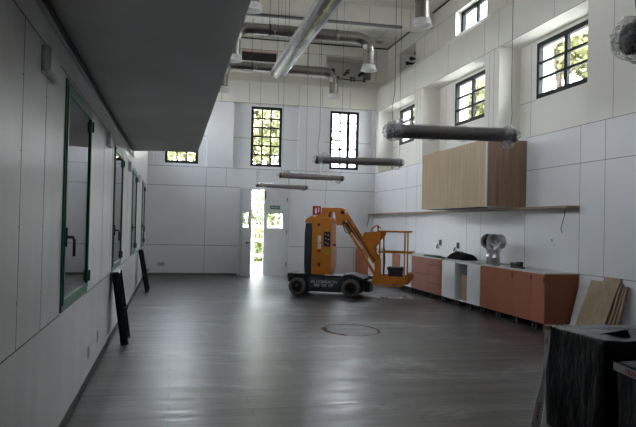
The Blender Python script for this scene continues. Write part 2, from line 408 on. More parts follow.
b.cur = 4; b.box(VX[0] + .001, VX[1] - .001, YU + .01, 21.1, VZ[1] - .06, VZ[1] - .001); b.cur = 3; b.box(VX[0] - .09, VX[1] + .09, 21.1 + .25, 21.1 + .345, VZ[0] - .09, VZ[1] + .09)
b.box(VX[0] + .001, VX[1] - .001, 21.02, 21.06, VZ[0], VZ[1] - .07)
M['lintel'] = mat('warm_lit_lintel', (.7, .5, .42), .7)  # warm light on the lintel underside, put into its pinkish colour
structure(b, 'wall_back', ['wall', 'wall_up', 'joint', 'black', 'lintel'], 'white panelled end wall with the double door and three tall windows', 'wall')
b = MB(); b.box(XL + .02, DX[0] - .09, YB - .02, YB, 0, .07); b.box(DX[1] + .06, 5.6, YB - .02, YB, 0, .07)
structure(b, 'baseboard_back', 'skirt', 'grey skirting along the end wall', 'baseboard')
b = MB(); b.box(XL - .25, 7.1, YF - .2, YF, 0, CEIL); structure(b, 'wall_front', 'wall', 'plain wall behind the viewpoint', 'wall')

# ceiling with transverse downstand beams
b = MB(); b.box(XL - .25, 7.1, YF - .2, 21.1, CEIL, CEIL + .2)
for y in (17.0, 12.9, 8.8, 4.7, .6): b.box(XL, XU, y, y + .35, 6.95, CEIL)
b.cur = 1
for x in (.2, 1.4, 2.6, 3.75, 4.95, 6.1):
    b.box(x - .003, x + .003, 16.997, 17.01, 6.96, CEIL - .01); b.box(x - .004, x + .004, 17.35, YU, CEIL - .002, CEIL + .01)
for y in (18.6, 19.8): b.box(XL, XU, y - .004, y + .004, CEIL - .002, CEIL + .01)
structure(b, 'ceiling', ['ceil', 'joint'], 'cream boarded ceiling with transverse beams', 'ceiling')

# mezzanine slab over the left side
b = MB(); pl = [(XL + .035, YF), (.41, YF), (.41, 12.35), (XL + .035, 12.8)]
b.prism(pl, (2.89, 3.25), 2)
structure(b, 'ceiling_soffit', 'slab', 'dark grey low soffit running along the left wall', 'ceiling')
b = MB(); b.box(XL, XL + .03, YF, 13.2, 2.83, 2.93); b.cur = 1; b.box(XL + .002, XL + .034, YF, 13.2, 2.815, 2.83)
structure(b, 'trim_1', ['black', 'steel2'], 'black shadow gap strip between the left wall and the soffit', 'trim')

# ------------------------------------------------------------------ windows
NW = [0]
def new_window(label):
    NW[0] += 1
    return empty('window_%d' % NW[0], (0, 0, 0), label, 'window', kind='structure')
def grid_window(axis, plane, a, c, z0, z1, cols, rows, label, thick=(), fw=.08, outward=1, bar=.046, frame='dgreen'):
    r = new_window(label)
    def bx(m_, u0, u1, w0, w1, d0, d1):
        if axis == 0: m_.box(plane + d0, plane + d1, u0, u1, w0, w1)
        else: m_.box(u0, u1, plane + d0, plane + d1, w0, w1)
    m_ = MB(); bx(m_, a, a + fw, z0, z1, 0, .09); bx(m_, c - fw, c, z0, z1, 0, .09); bx(m_, a + fw, c - fw, z0, z0 + fw, 0, .09); bx(m_, a + fw, c - fw, z1 - fw, z1, 0, .09)
    m_.obj('window_frame', frame, r)
    m_ = MB()
    for i in range(1, cols):
        t = .10 if i in thick else bar; u = a + fw + (c - a - 2 * fw) * i / cols; bx(m_, u - t / 2, u + t / 2, z0 + fw, z1 - fw, .015, .075)
    for i in range(1, rows):
        zz = z0 + fw + (z1 - z0 - 2 * fw) * i / rows; bx(m_, a + fw, c - fw, zz - bar / 2, zz + bar / 2, .022, .07)
    m_.obj('glazing_bars', frame, r)
    m_ = MB(); bx(m_, a + fw, c - fw, z0 + fw, z1 - fw, .044, .048); m_.obj('pane', 'glass', r)
    cx = (a + c) / 2; cz = (z0 + z1) / 2
    if axis == 0 and plane < 0: portal((plane - .15, cx, cz), c - a, z1 - z0, (1, 0, 0))
    elif axis == 0: portal((plane + .3, cx, cz), c - a, z1 - z0, (-1, 0, 0))
    else: portal((cx, plane + .3, cz), c - a, z1 - z0, (0, -1, 0))
    return r
WL = ['dark framed window in the back wall, half hidden by the low soffit', 'tall dark gridded window above the open double door', 'tall dark gridded window near the right corner of the back wall']
for (a, c), l, th in zip(BW, WL, ((), (), (2,))): grid_window(1, RY, a, c, BZ[0], BZ[1], 3, 6, l, th)
for (a, c), l in zip(RWIN, ['farthest dark window in the right wall, beside the end wall', 'dark window in the right wall above the wall cabinet', 'nearest dark window in the right wall, large at top right', 'added window in the right wall, unseen outside the frame']):
    grid_window(0, RX, a, c, WZ[0], WZ[1], 2, 3, l, (1,), fw=.085, bar=.045)
for (a, c), l in zip(UW[1:], ['high clerestory window above the ledge of the right wall', 'second clerestory window, added unseen outside the frame', 'third clerestory window, added unseen outside the frame']):
    grid_window(0, XU + .16, a, c, 6.36, 6.97, 2, 1, l, (1,), fw=.08)

for k, (a, c) in enumerate(LU):
    grid_window(0, XL - .2, a, c, 4.2, 5.3, 2, 3, ['nearest', 'second nearest', 'second farthest', 'farthest'][k] + ' added high window in the left wall, unseen above the soffit', (1,), fw=.10, bar=.05)

# green-framed inward windows of the left wall
lab = ['nearest green framed window on the left wall with a black handle', 'second green framed window along the left wall, above the nearer leaning frame', 'third green framed window along the left wall', 'farthest green framed window on the left wall beside the corner']
for (y0, y1), l in zip(LW, lab):
    r = new_window(l); fw = .046
    m_ = MB()
    m_.box(XL - .06, XL + .012, y0, y0 + .03, *LZ); m_.box(XL - .06, XL + .012, y1 - .03, y1, *LZ); m_.box(XL - .06, XL + .012, y0 + .03, y1 - .03, LZ[0], LZ[0] + .05); m_.box(XL - .06, XL + .012, y0 + .03, y1 - .03, LZ[1] - .05, LZ[1])
    m_.obj('window_frame', 'green', r, bevel=.004)
    a, c, z0, z1 = y0 + .03, y1 - .03, LZ[0] + .05, LZ[1] - .05
    m_ = MB(); x0, x1 = XL - .04, XL + .022
    m_.box(x0, x1, a, a + fw, z0, z1); m_.box(x0, x1, c - fw, c, z0, z1); m_.box(x0, x1, a + fw, c - fw, z0, z0 + fw); m_.box(x0, x1, a + fw, c - fw, z1 - fw, z1)
    sash = m_.obj('sash', 'green', r, bevel=.004)
    m_ = MB(); m_.box(x1 - .020, x1 - .014, a + fw - .004, c - fw + .004, z0 + fw - .004, z1 - fw + .004); m_.obj('pane', 'rglass', sash)
    m_ = MB(); hz = 1.47; m_.box(x1, x1 + .012, a + .012, a + .042, hz - .07, hz + .07); m_.tube([(x1, a + .027, hz), (x1 + .05, a + .027, hz), (x1 + .06, a + .027, hz - .02), (x1 + .06, a + .027, hz - .14)], .011, 8)
    m_.obj('handle', 'black', sash)
    for zz in (z0 + .06, z1 - .16):
        m_ = MB(); m_.tube([(x1 + .005, c + .012, zz), (x1 + .005, c + .012, zz + .1)], .012, 8); m_.obj('hinge', 'black', sash)

# double door
d = empty('door_1', (0, 0, 0), 'white double door in the end wall with its left leaf ajar', 'door', kind='structure')
m_ = MB(); m_.box(DX[0] - .055, DX[0] + .02, YB - .03, YB + .06, 0, DZ); m_.box(DX[1] - .02, DX[1] + .055, YB - .03, YB + .06, 0, DZ); m_.box(DX[0] - .055, DX[1] + .055, YB - .03, YB + .06, DZ - .02, DZ + .05)
m_.obj('door_frame', 'white', d)
def leaf(w, hinge_side):
    """local: hinge at x=0, leaf to +x, thickness in y"""
    m_ = MB(); t = .045; z0, z1 = .004, 2.638; st = .12
    for q in ((0, st, z0, z1), (w - st, w, z0, z1), (st, w - st, z0, .25), (st, w - st, 1.33, 1.48), (st, w - st, 1.92, 2.02), (st, w - st, z1 - .14, z1)):
        m_.box(q[0], q[1], -t, 0, q[2], q[3])
    m_.box(st, w - st, -t + .014, -.014, .25, 1.33); m_.box(st, w - st, -t + .014, -.014, 2.02, z1 - .14)
    return m_
for side in (0, 1):
    w_ = .715
    lf = leaf(w_, side).obj('door_leaf', 'white', d)
    p = MB(); p.box(.12, w_ - .12, -.026, -.02, 1.48, 1.92); pn = p.obj('pane', 'glass', lf)
    h = MB(); h.lathe((w_ - .06, -.05, 1.02), (0, -1, 0), [(0, .02), (.02, .012), (.045, .012), (.05, .028), (.08, .028), (.085, .0)]) if side == 0 else h.box(.66, .70, -.06, -.045, 2.35, 2.6)
    h.obj('handle' if side == 0 else 'door_bolt', 'blackmetal', lf)
    for zz in (.3, 1.3, 2.3):
        h = MB(); h.tube([(-.008, -.05, zz), (-.008, -.05, zz + .12)], .012, 8); h.obj('hinge', 'blackmetal', lf)
    if side == 0: lf.location = (DX[0] + .025, YB + .01, 0); lf.rotation_euler = (0, 0, math.radians(-72))
    else:
        lf.location = (DX[1] - .02, YB + .02, 0); lf.scale = (-1, 1, 1)
portal((2.75, 21.0, 1.33), 1.4, 2.6, (0, -1, 0))

# ------------------------------------------------------------------ outdoors
b = MB(); b.box(-40, 60, 21.1, 80, -.1, -.02); b.box(7.1, 60, -20, 21.1, -.1, -.02); b.box(-40, -3.1, -20, 21.1, -.1, -.02)
structure(b, 'ground', 'ground', 'sunlit pale paving outside the open door', 'ground')
b = MB(); b.box(-10, 60, 27, 80, -.02, .03); structure(b, 'ground_grass', 'grass', 'dry grass beyond the white fence', 'ground')
fe = empty('fence', (0, 24, 0), 'white post and rail fence seen through the open door', 'fence')
fy = lambda x: 24.2 - (x - 3) * .9
for k in range(12):
    x = .6 + k * .45
    y = fy(x)
    m_ = MB(); m_.box(x - .045, x + .045, y - 24 - .045, y - 24 + .045, -.02, 1.72); m_.obj('post', 'fence', fe)
m_ = MB()
for z in (.45, 1.0, 1.5):
    m_.bar((.6, fy(.6) - 24 - .05, z), (5.55, fy(5.55) - 24 - .05, z), .04, .09)
m_.obj('rail', 'fence', fe)

def tree(x, y, h, cr_, label, mt, seed, zc=.55, n=2600, group=None):
    rnd = random.Random(seed); r = empty('tree', (x, y, 0), label, 'tree', group=group)
    m_ = MB(); top = h * .75
    pts = [(0, 0, -.05), (.1, .05, h * .3), (-.05, .1, h * .5), (.05, 0, top)]
    m_.tube(pts, .1, 8, rs=[.2, .15, .11, .03])
    cl = []
    for k in range(26):
        th = rnd.uniform(0, 6.28); ph = rnd.uniform(-.9, 1); rr = rnd.uniform(.35, 1)
        c = Vector((math.cos(th) * math.sqrt(max(0, 1 - ph * ph)) * cr_ * rr, math.sin(th) * math.sqrt(max(0, 1 - ph * ph)) * cr_ * rr, h * zc + ph * h * (1 - zc) * .85 * rr))
        cl.append(c)
        if k < 12: s0 = Vector((0, 0, rnd.uniform(h * .25, h * .55))); m_.tube([s0, (s0 + c) / 2 + Vector((0, 0, .2)), c], .04, 5, rs=[.06, .04, .015])
    m_.obj('trunk', 'bark', r)
    m_ = MB()
    for k in range(n):
        c = rnd.choice(cl); p = c + Vector((rnd.gauss(0, .42), rnd.gauss(0, .42), rnd.gauss(0, .34)))
        if p.z < .1: continue
        s_ = rnd.uniform(.08, .16); a = Vector((rnd.gauss(0, 1), rnd.gauss(0, 1), rnd.gauss(0, 1))).normalized(); bb = a.cross(Vector((rnd.gauss(0, 1), rnd.gauss(0, 1), rnd.gauss(0, 1)))).normalized()
        m_.add([p + a * s_, p + bb * s_ * .6, p - a * s_, p - bb * s_ * .6], [(0, 1, 2, 3)])
    m_.obj('foliage', mt, r)
T = [(-1.3, 31.5, 8, 2.3, 'leafy tree outside behind the window half hidden by the soffit', 'leafy', 1),
     (4.5, 32, 9.5, 2.4, 'broad leafy tree outside, filling the tall window above the door', 'leafy', 2),
     (10.6, 32, 8.5, 1.8, 'leafy tree outside at the right edge of the far right end window', 'leaf', 3),
     (14, 28, 11, 2.6, 'leafy tree outside the farthest window of the right wall', 'leafy', 4),
     (15, 36, 10.5, 2.2, 'leafy tree outside to the far right beyond the corner', 'leaf', 9),
     (14, 22.4, 12.5, 2.6, 'tall leafy tree outside the window above the wall cabinet', 'leafy', 5),
     (13.6, 17.0, 12, 2.5, 'tall leafy tree outside the nearest right window', 'leafy', 6),
     (16.2, 10.8, 12, 2.4, 'sparse leafy tree outside the near edge of the nearest right window', 'leaf', 7)]
for x, y, h, c, l, mt, s in T: tree(x, y, h, c, l, mt, s, n=15000 if x > 12 else 9500)
b = MB(); rnd = random.Random(4)
for k in range(15000):
    p = Vector((rnd.uniform(1.5, 6.5), 28.3 + rnd.gauss(0, .35), abs(rnd.gauss(0, 1)) * .9)); p.z = min(p.z * 1.5, 3.6) + .03
    a = Vector((rnd.gauss(0, 1), rnd.gauss(0, 1), rnd.gauss(0, 1))).normalized(); bb = a.cross(Vector((rnd.gauss(0, 1), rnd.gauss(0, 1), rnd.gauss(0, 1)))).normalized(); s_ = rnd.uniform(.05, .1)
    b.add([p + a * s_, p + bb * s_ * .6, p - a * s_, p - bb * s_ * .6], [(0, 1, 2, 3)])
tag(b.obj('hedge', 'leaf'), 'low green hedge behind the white fence outside the door', 'hedge', kind='stuff')

# ------------------------------------------------------------------ ceiling-hung services
def u_duct(y, zt, zb, label, xa=1.28, xb=4.5, r=.132):
    e = empty('ventilation_duct', (xb, y, zt), label, 'duct', group=None)
    X0 = xa - xb; R_ = .32
    m_ = MB(); m_.tube([(X0 + R_, 0, 0), (-R_, 0, 0)], r, 24)
    k = X0 + R_ + .6
    while k < -R_ - .2:
        m_.lathe((k, 0, 0), (1, 0, 0), [(-.02, r), (-.015, r + .012), (.015, r + .012), (.02, r)], 24); k += .75
    m_.obj('duct_pipe', 'steel', e)
    for s_ in (0, 1):
        pts = []
        for i in range(9):
            t = math.pi / 2 * i / 8
            dx, dz = R_ * math.sin(t), -R_ * (1 - math.cos(t))
            pts.append(((-R_ + dx) if s_ else (X0 + R_ - dx), 0, dz))
        xe = 0 if s_ else X0
        pts.append((xe, 0, zb - zt + .10))
        m_ = MB(); m_.tube(pts, r, 24)
        m_.lathe((xe, 0, -R_ - .02), (0, 0, 1), [(-.015, r), (-.01, r + .012), (.02, r + .012), (.025, r)], 24)
        m_.obj('elbow', 'steel', e)
        m_ = MB(); m_.lathe((xe, 0, zb - zt), (0, 0, 1), [(.03, .0), (.03, r - .03), (0, r + .0), (-.005, r + .06), (.01, r + .065), (.025, r + .035), (.11, r + .03), (.125, r + .02), (.13, r)], 28)
        m_.obj('outlet_collar', 'whitemetal', e)
    for x in (X0 * .75, X0 * .25):
        m_ = MB(); m_.tube([(x, 0, r), (x, 0, CEIL - zt)], .006, 6); m_.lathe((x, 0, 0), (1, 0, 0), [(-.015, r), (-.015, r + .008), (.015, r + .008), (.015, r)], 24); m_.obj('hanger', 'blackmetal', e)
u_duct(19.0, 6.07, 5.31, 'farthest shiny ventilation duct under the ceiling with white outlet collars')
u_duct(15.45, 6.12, 5.34, 'middle shiny ventilation duct under the ceiling, turning down beside the transverse beam')
u_duct(11.9, 6.2, 5.40, 'nearest ventilation duct with its white collar showing at the top edge')

# cable tray under the transverse beam
m_ = MB(); m_.box(.6, 5.83, 16.88, 16.99, 6.89, 6.945); m_.obj('cable_tray', 'dull_metal')
tag(bpy.data.objects['cable_tray'], 'slim grey cable tray fixed along the bottom of the transverse beam', 'cable tray')
# smoke detector, small hanging lamp
m_ = MB(); m_.lathe((6.25, 20.3, CEIL), (0, 0, -1), [(0, .13), (.03, .13), (.05, .09), (.055, .0)]); tag(m_.obj('smoke_detector', 'plate'), 'round grey detector on the ceiling near the far right corner', 'detector')
m_ = MB(); m_.tube([(5.68, 19.1, CEIL), (5.68, 19.1, CEIL - .22)], .035, 10); tag(m_.obj('ceiling_spotlight', 'whitemetal'), 'small white cylinder fitting under the ceiling near the corner', 'light fitting')
# dark pipe stubs in the niches
e = empty('pipe_manifold', (5.4, 21.0, 6.6), 'row of three round dark pipe ends inside the high niche of the end wall', 'pipes')
for x in (-.45, .05, .55):
    m_ = MB(); m_.tube([(x, .54, .02), (x, .1, .02)], .05, 14); m_.lathe((x, .1, .02), (0, -1, 0), [(0, .07), (.04, .07), (.04, 0)], 14); m_.obj('pipe_end', 'black', e)
e = empty('pipe_manifold', (7.2, 19, 6.65), 'three dark pipes inside the high niche of the right wall', 'pipes')
for i, y in enumerate((.45, .1, -.3)):
    m_ = MB(); m_.tube([(.2, y, -.03 + i * .06), (-.3, y, -.03 + i * .06)], .035, 10); m_.lathe((-.3, y, -.03 + i * .06), (-1, 0, 0), [(-.04, .055), (.04, .055), (.04, 0)], 10); m_.obj('pipe_end', 'black', e)
e = empty('valve_pipe', (5.5, 20.78, 6.27), 'thin dark pipe with valve knobs on the sloping ledge of the end wall', 'pipe')
m_ = MB(); m_.tube([(-.48, 0, .03), (.43, 0, 0)], .018, 8); m_.obj('pipe', 'black', e)
for x in (-.45, -.02, .08, .42):
    m_ = MB(); m_.lathe((x, 0, .04), (0, 0, 1), [(-.07, .03), (.03, .03), (.03, .055), (.06, .055), (.06, 0)], 10); m_.obj('valve_knob', 'black', e)

# wrapped hanging tube lamps
def lump(m_, c, rx, ry, rz, seed, n=18, k=.25):
    rnd = random.Random(seed); vs = []; c = Vector(c)
    rows = 12
    off = [[rnd.uniform(1 - k, 1 + k) for _ in range(n)] for _ in range(rows + 1)]
    for i in range(rows + 1):
        ph = math.pi * (i + .01) / (rows + .02)
        for jx in range(n):
            t = 2 * math.pi * jx / n; q = off[i][jx] if 0 < i < rows else 1
            vs.append(c + Vector((math.cos(ph) * rx * q, math.sin(ph) * math.cos(t) * ry * q, math.sin(ph) * math.sin(t) * rz * q)))
    fs = [(i * n + jx, i * n + (jx + 1) % n, (i + 1) * n + (jx + 1) % n, (i + 1) * n + jx) for i in range(rows) for jx in range(n)]
    m_.add(vs, fs, False)
def tube_lamp(x0, x1, y, z0, z1, r, label, seed, big=1.0, tag_drop=False):
    rnd = random.Random(seed)
    cx, cz = (x0 + x1) / 2, (z0 + z1) / 2; e = empty('tube_lamp', (cx, y, cz), label, 'lamp', group='wrapped tube lamps hanging in a row')
    a = Vector((x0 - cx, 0, z0 - cz)); c = Vector((x1 - cx, 0, z1 - cz)); dd = (c - a).normalized()
    m_ = MB(); m_.tube([a, c], r, 20)
    m_.obj('tube', 'greytube', e)
    for p, s_ in ((a, 1), (c, -1)):
        m_ = MB(); m_.lathe(p - dd * s_ * .005, dd * s_, [(0, 0), (0, r + .006), (.05, r + .006), (.05, r)], 20); m_.obj('end_cap', 'black', e)
        m_ = MB(); lump(m_, p + dd * s_ * .05 * big, .11 * big, r * 1.12 * big + .006, r * 1.12 * big + .006, seed + s_, k=.12)
        if s_ == 1: lump(m_, p + dd * .16 + Vector((0, 0, r * 1.15)), .09 * big, .06 * big, .045 * big, seed + 9)
        else: lump(m_, p - dd * .10 + Vector((0, 0, -r * 1.2)), .075 * big, .05 * big, .06 * big, seed + 5)
        m_.obj('plastic_wrap', 'filmd', e)
        m_ = MB(); q = p + dd * s_ * .05
        m_.tube([q + Vector((0, 0, r)), q + Vector((-.02 * s_, 0, .25)), q + Vector((.01, 0, .45)), q + Vector((0, 0, CEIL - cz))], .0035, 5); m_.obj('hanging_wire', 'blackmetal', e)
    # thin film drawn over the whole tube
    m_ = MB(); n = 24; pts = [a.lerp(c, i / n) for i in range(n + 1)]
    m_.tube(pts, r, 16, cap=False, rs=[r * 1.06 + rnd.uniform(0, .006) + (.012 if i % 6 == 2 else 0) for i in range(n + 1)]); m_.obj('protective_film', 'film', e)
    if tag_drop:
        m_ = MB(); m_.prism([(-.02, 0), (.05, -.02), (.03, -.22), (.0, -.3), (-.015, -.2)], (-.004, .004), 1); o_ = m_.obj('loose_film', 'filmd', e); o_.location = (a.x + .06, -.07, a.z)
tube_lamp(2.33, 3.85, 3.1, 2.62, 2.66, .075, 'plastic-wrapped tube lamp cut off by the right edge of the view', 10, 1.45)
tube_lamp(2.37, 3.92, 7.25, 2.685, 2.712, .078, 'large wrapped tube lamp hanging before the oak wall cabinet', 20, 1.2)
tube_lamp(2.30, 3.80, 10.92, 2.69, 2.70, .062, 'wrapped tube lamp crossing the foot of the tall right end window', 30, 1.0, True)
tube_lamp(2.30, 3.76, 14.82, 2.695, 2.67, .060, 'wrapped tube lamp hanging just below the tall window over the door', 40, .8)
tube_lamp(2.25, 3.68, 18.6, 2.675, 2.645, .056, 'smallest and farthest wrapped tube lamp, right above the double door', 50, .7)

# long wrapped duct running along the room
e = empty('wrapped_duct', (1.9, 10, 4.5), 'long silver duct wrapped in plastic film running lengthways up to the top edge', 'duct')
m_ = MB(); Y0, Y1 = -3.4, 2.75
m_.prism([(-.14, -.035), (-.1, -.06), (.1, -.06), (.14, -.035), (.14, .035), (.1, .06), (-.1, .06), (-.14, .035)], (Y0, Y1), 1)
M['dull_steel'] = mat('dull_galvanised_steel', (.16, .16, .165), .4, .7, var=.25, scale=6)
m_.obj('duct_body', 'dull_steel', e)
m_ = MB(); n = 30; rnd = random.Random(3); prof = [(-.15, -.03), (-.11, -.075), (-.02, -.085), (.04, -.066), (.10, -.078), (.15, -.03), (.145, .06), (0, .08), (-.145, .06)]
vs = []
for i in range(n + 1):
    y = Y0 - .02 + (Y1 - Y0 + .06) * i / n; tp = 1 - max(0, (y - Y1 + .5)) * .5
    for p in prof: vs.append(((p[0] * tp) + rnd.uniform(-.006, .006), y, p[1] + rnd.uniform(-.006, .006)))
k = len(prof)
m_.add(vs, [(i * k + q, i * k + (q + 1) % k, (i + 1) * k + (q + 1) % k, (i + 1) * k + q) for i in range(n) for q in range(k)])
m_.obj('plastic_wrap', 'film', e)
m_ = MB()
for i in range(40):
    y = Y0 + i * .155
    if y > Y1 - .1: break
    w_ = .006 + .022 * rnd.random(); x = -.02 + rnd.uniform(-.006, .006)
    m_.box(x - w_, x + w_, y, y + .145, -.0875, -.0855)  # reflection in the metal crease drawn as short yellow strips
tag(m_.obj('reflection_strip', 'yellow', e), 'yellow reflection painted along the film')
for y in (Y0 + .5, Y1 - .6):
    m_ = MB(); m_.tube([(-.1, y, .05), (-.1, y, CEIL - 4.5)], .004, 5); m_.tube([(.1, y, .05), (.1, y, CEIL - 4.5)], .004, 5); m_.obj('hanging_wire', 'blackmetal', e)

# ------------------------------------------------------------------ kitchen on the right wall
XF = 5.68
def cab(y0, y1, front, label, kind='door', zt=.905):
    """base cabinet unit: carcass + legs + front; y0 nearest"""
    e = empty('base_cabinet', (XF, y0, 0), label, 'cabinet'); W = y1 - y0; D = .59; t = .018; z0 = .13
    side = 'white' if front != 'rust' else 'rust'
    g = .0015
    m_ = MB(); m_.box(.02, D, g, t, z0, zt); m_.box(.02, D, W - t, W - g, z0, zt); m_.box(.02, D, t, W - t, z0, z0 + t); m_.box(D - .01, D, t, W - t, z0 + t, zt); m_.box(.02, D, t, W - t, zt - t, zt)
    m_.obj('carcass', side, e)
    for x in (.07, D - .07):
        for y in (.06, W - .06):
            l = MB(); l.lathe((x, y, 0), (0, 0, 1), [(0, 0), (0, .03), (.015, .03), (.02, .018), (z0, .018)], 10); l.obj('foot', 'black', e)
    def front_p(ya, yb, za, zb, name, hy=None):
        m_ = MB(); m_.box(0, .019, ya + .0035, yb - .0035, za + .0035, zb - .0035); o_ = m_.obj(name, front, e, bevel=.0015)
        if hy is not None:
            
            if front == 'white': return
            h = MB(); h.box(-.008, .0, hy - .009, hy + .009, zb - .13, zb - .04); h.obj('handle', 'black', o_)
    if kind == 'door': front_p(0, W, z0, zt, 'door', .02)
    elif kind == 'doors': front_p(0, W / 2, z0, zt, 'door', W / 2 - .02); front_p(W / 2, W, z0, zt, 'door', W / 2 + .02)
    elif kind.startswith('dr'):
        n = int(kind[2:]); hs = {2: (.5, .5), 4: (.2, .25, .25, .3), 3: (.2, .4, .4)}[n]; z = zt
        for q in hs: zz = z - (zt - z0) * q; front_p(0, W, zz, z, 'drawer_front'); z = zz
    return e
cab(9.46, 9.857, 'rust', 'narrow terracotta base cabinet nearest the viewer, by the leaning boards')
cab(9.857, 10.465, 'rust', 'terracotta base cabinet second from the near end of the run')
cab(10.465, 11.08, 'rust', 'terracotta base cabinet below the drill on the worktop')
cab(11.08, 11.7, 'rust', 'terracotta drawer cabinet below the steel flue elbows', 'dr2')
cab(11.715, 12.28, 'white', 'white fronted base cabinet right of the open unit')
cab(12.28, 12.86, 'white', 'open white base cabinet without a door, timber pieces inside', 'open', .895)
cab(12.86, 13.54, 'white', 'white fronted base cabinet between the open unit and terracotta drawers')
cab(13.555, 14.28, 'rust', 'narrow terracotta cabinet with four drawers', 'dr4')
cab(14.28, 15.4, 'rust', 'wide terracotta cabinet with two deep drawers beside the lift basket', 'dr2')
cab(15.42, 16.25, 'white', 'white base cabinet just behind the lift basket posts')
cab(16.25, 16.9, 'rust', 'terracotta base cabinet seen through the lift basket')
cab(16.9, 18.0, 'white', 'white double base cabinet behind the lift basket plate', 'doors')
cab(18.0, 19.1, 'white', 'white base cabinet beside the far terracotta one, behind the lift arm')
cab(19.1, 20.52, 'rust', 'farthest terracotta base cabinet in the corner of the room', 'doors')
for y0, y1, mt, l, z1, xf in ((9.455, 11.7, 'top', 'pale worktop over the near terracotta cabinets', .925, XF - .005), (11.705, 13.545, 'gtop', 'grey worktop over the white cabinets', .94, XF + .05), (13.55, 20.54, 'top', 'long pale worktop over the far cabinets', .925, XF - .005)):
    m_ = MB(); m_.box(xf, 6.275, y0, y1, .906, z1); tag(m_.obj('worktop', mt, bevel=.002), l, 'worktop')
# timber offcuts in the open unit
m_ = MB(); m_.box(5.74, 5.76, 12.31, 12.68, .149, .66); tag(m_.obj('timber_offcut', 'card'), 'wide upright timber offcut standing in front inside the open cabinet', 'timber board')
m_ = MB(); m_.box(5.92, 5.94, 12.31, 12.55, .149, .82); tag(m_.obj('timber_offcut', 'ply'), 'taller narrow timber offcut behind the wide one inside the open cabinet', 'timber board')

# wall cabinet
e = empty('wall_cabinet', (6.28, 11.15, 2.0), 'large oak wall cabinet hung above the worktop on the right wall', 'cabinet'); H = 1.22; D = .79; W = 3.17
m_ = MB(); m_.box(-D + .025, -.002, 0, W, .0, .02); m_.box(-D + .025, -.002, .02, W - .02, H - .02, H); m_.box(-.02, -.002, .02, W - .02, .02, H - .02); m_.box(-D + .025, -.002, W - .02, W, .02, H)
m_.obj('carcass', 'white', e)
m_ = MB(); m_.box(-D + .025, -.002, -.02, 0, 0, H); m_.obj('side_panel', 'oakb', e)
m_ = MB(); m_.box(-D, -D + .022, .012, W, 0.004, H); tag(m_.obj('front_panel', 'oakd', e), 'pale oak front')
m_ = MB(); m_.box(-D, -D + .022, -.02, .012, 0, H); tag(m_.obj('edge_strip', 'white', e), 'white edging strip')
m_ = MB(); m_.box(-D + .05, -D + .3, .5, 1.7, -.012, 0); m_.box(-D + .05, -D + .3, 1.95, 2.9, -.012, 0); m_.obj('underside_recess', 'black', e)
m_ = MB(); m_.box(5.75, 6.1, 12.1, 13.0, 3.222, 3.26); tag(m_.obj('dark_board', 'black', bevel=.003), 'thin dark board lying on top of the oak wall cabinet', 'board')
m_ = MB(); m_.box(6.06, 6.278, 9.48, 20.54, 1.955, 1.995); tag(m_.obj('wall_shelf', 'oaks', bevel=.002), 'long oak shelf along the right wall, under the wall cabinet', 'shelf')
m_ = MB(); m_.tube([(6.2, 9.75, 1.955), (6.22, 9.8, 1.85), (6.24, 9.9, 1.7), (6.25, 9.95, 1.62), (6.25, 9.9, 1.56)], .006, 6); tag(m_.obj('hanging_cable', 'black'), 'short black cable dangling below the near end of the shelf', 'cable')
m_ = MB(); m_.tube([(6.0, 20.4, 1.6), (6.05, 20.4, 1.8), (6.07, 20.4, 1.96)], .008, 6); tag(m_.obj('hanging_cable', 'black'), 'short cable below the far end of the shelf in the corner', 'cable')

# flue elbows
M['flue_steel'] = mat('bright_flue_steel', (.62, .62, .63), .3, 1, var=.08, scale=7)
def flue(x, y, rz, label, plate='black'):  # plate: material of the mouth disc, default black for the dark inside
    e = empty('flue_elbow', (x, y, .925), label, 'pipe', rz)
    m_ = MB(); m_.lathe((0, 0, 0), (0, 0, 1), [(0, .068), (.14, .068), (.145, .074), (.16, .074), (.165, .068), (.28, .068), (.285, .074), (.30, .074), (.31, .068), (.38, .068), (.38, .0)], 24)
    m_.obj('vertical_pipe', 'flue_steel', e)
    m_ = MB(); m_.lathe((0, .12, .44), (0, -1, 0), [(0, 0), (0, .125), (.02, .14), (.2, .14), (.2, .15), (.23, .15), (.23, .135), (.08, .13)], 28); m_.obj('round_mouth', 'flue_steel', e)
    m_ = MB(); m_.lathe((0, .12, .44), (0, -1, 0), [(.085, .131), (.088, .05), (.085, 0)], 28); m_.lathe((0, .12, .44), (0, -1, 0), [(.10, .03), (.16, .02), (.16, 0)], 12); m_.obj('mouth_disc', plate, e)  # default black disc paints in the dark of the open pipe mouth
flue(5.835, 11.625, math.radians(-48), 'left steel flue elbow with a dark round mouth on the near worktop')
flue(5.775, 11.25, math.radians(-62), 'right steel flue elbow with a shiny round mouth on the near worktop', 'flue_steel')

# small things on the worktops
e = empty('power_drill', (5.98, 10.95, .925), 'dark cordless drill lying on the near worktop', 'tool')
m_ = MB(); m_.tube([(0, .12, .05), (0, -.1, .05)], .035, 12); m_.obj('motor_housing', 'dgrey', e)
m_ = MB(); m_.lathe((0, -.1, .05), (0, -1, 0), [(0, .03), (.05, .02), (.09, .012), (.09, 0)], 12); m_.obj('chuck', 'blackmetal', e)
m_ = MB(); m_.hexa([(-.03, .02, .0), (.12, .06, 0), (.12, .12, 0), (-.03, .09, 0), (-.03, .02, .04), (.12, .06, .04), (.12, .12, .04), (-.03, .09, .04)]); m_.obj('grip', 'dgrey', e, bevel=.006)
m_ = MB(); m_.box(.1, .19, .04, .14, 0, .09); m_.obj('battery', 'black', e, bevel=.008)
m_ = MB(); m_.box(5.84, 5.90, 10.45, 10.85, .926, .955); tag(m_.obj('metal_profile', 'black', bevel=.004), 'short dark bar lying in front of the drill', 'bar')
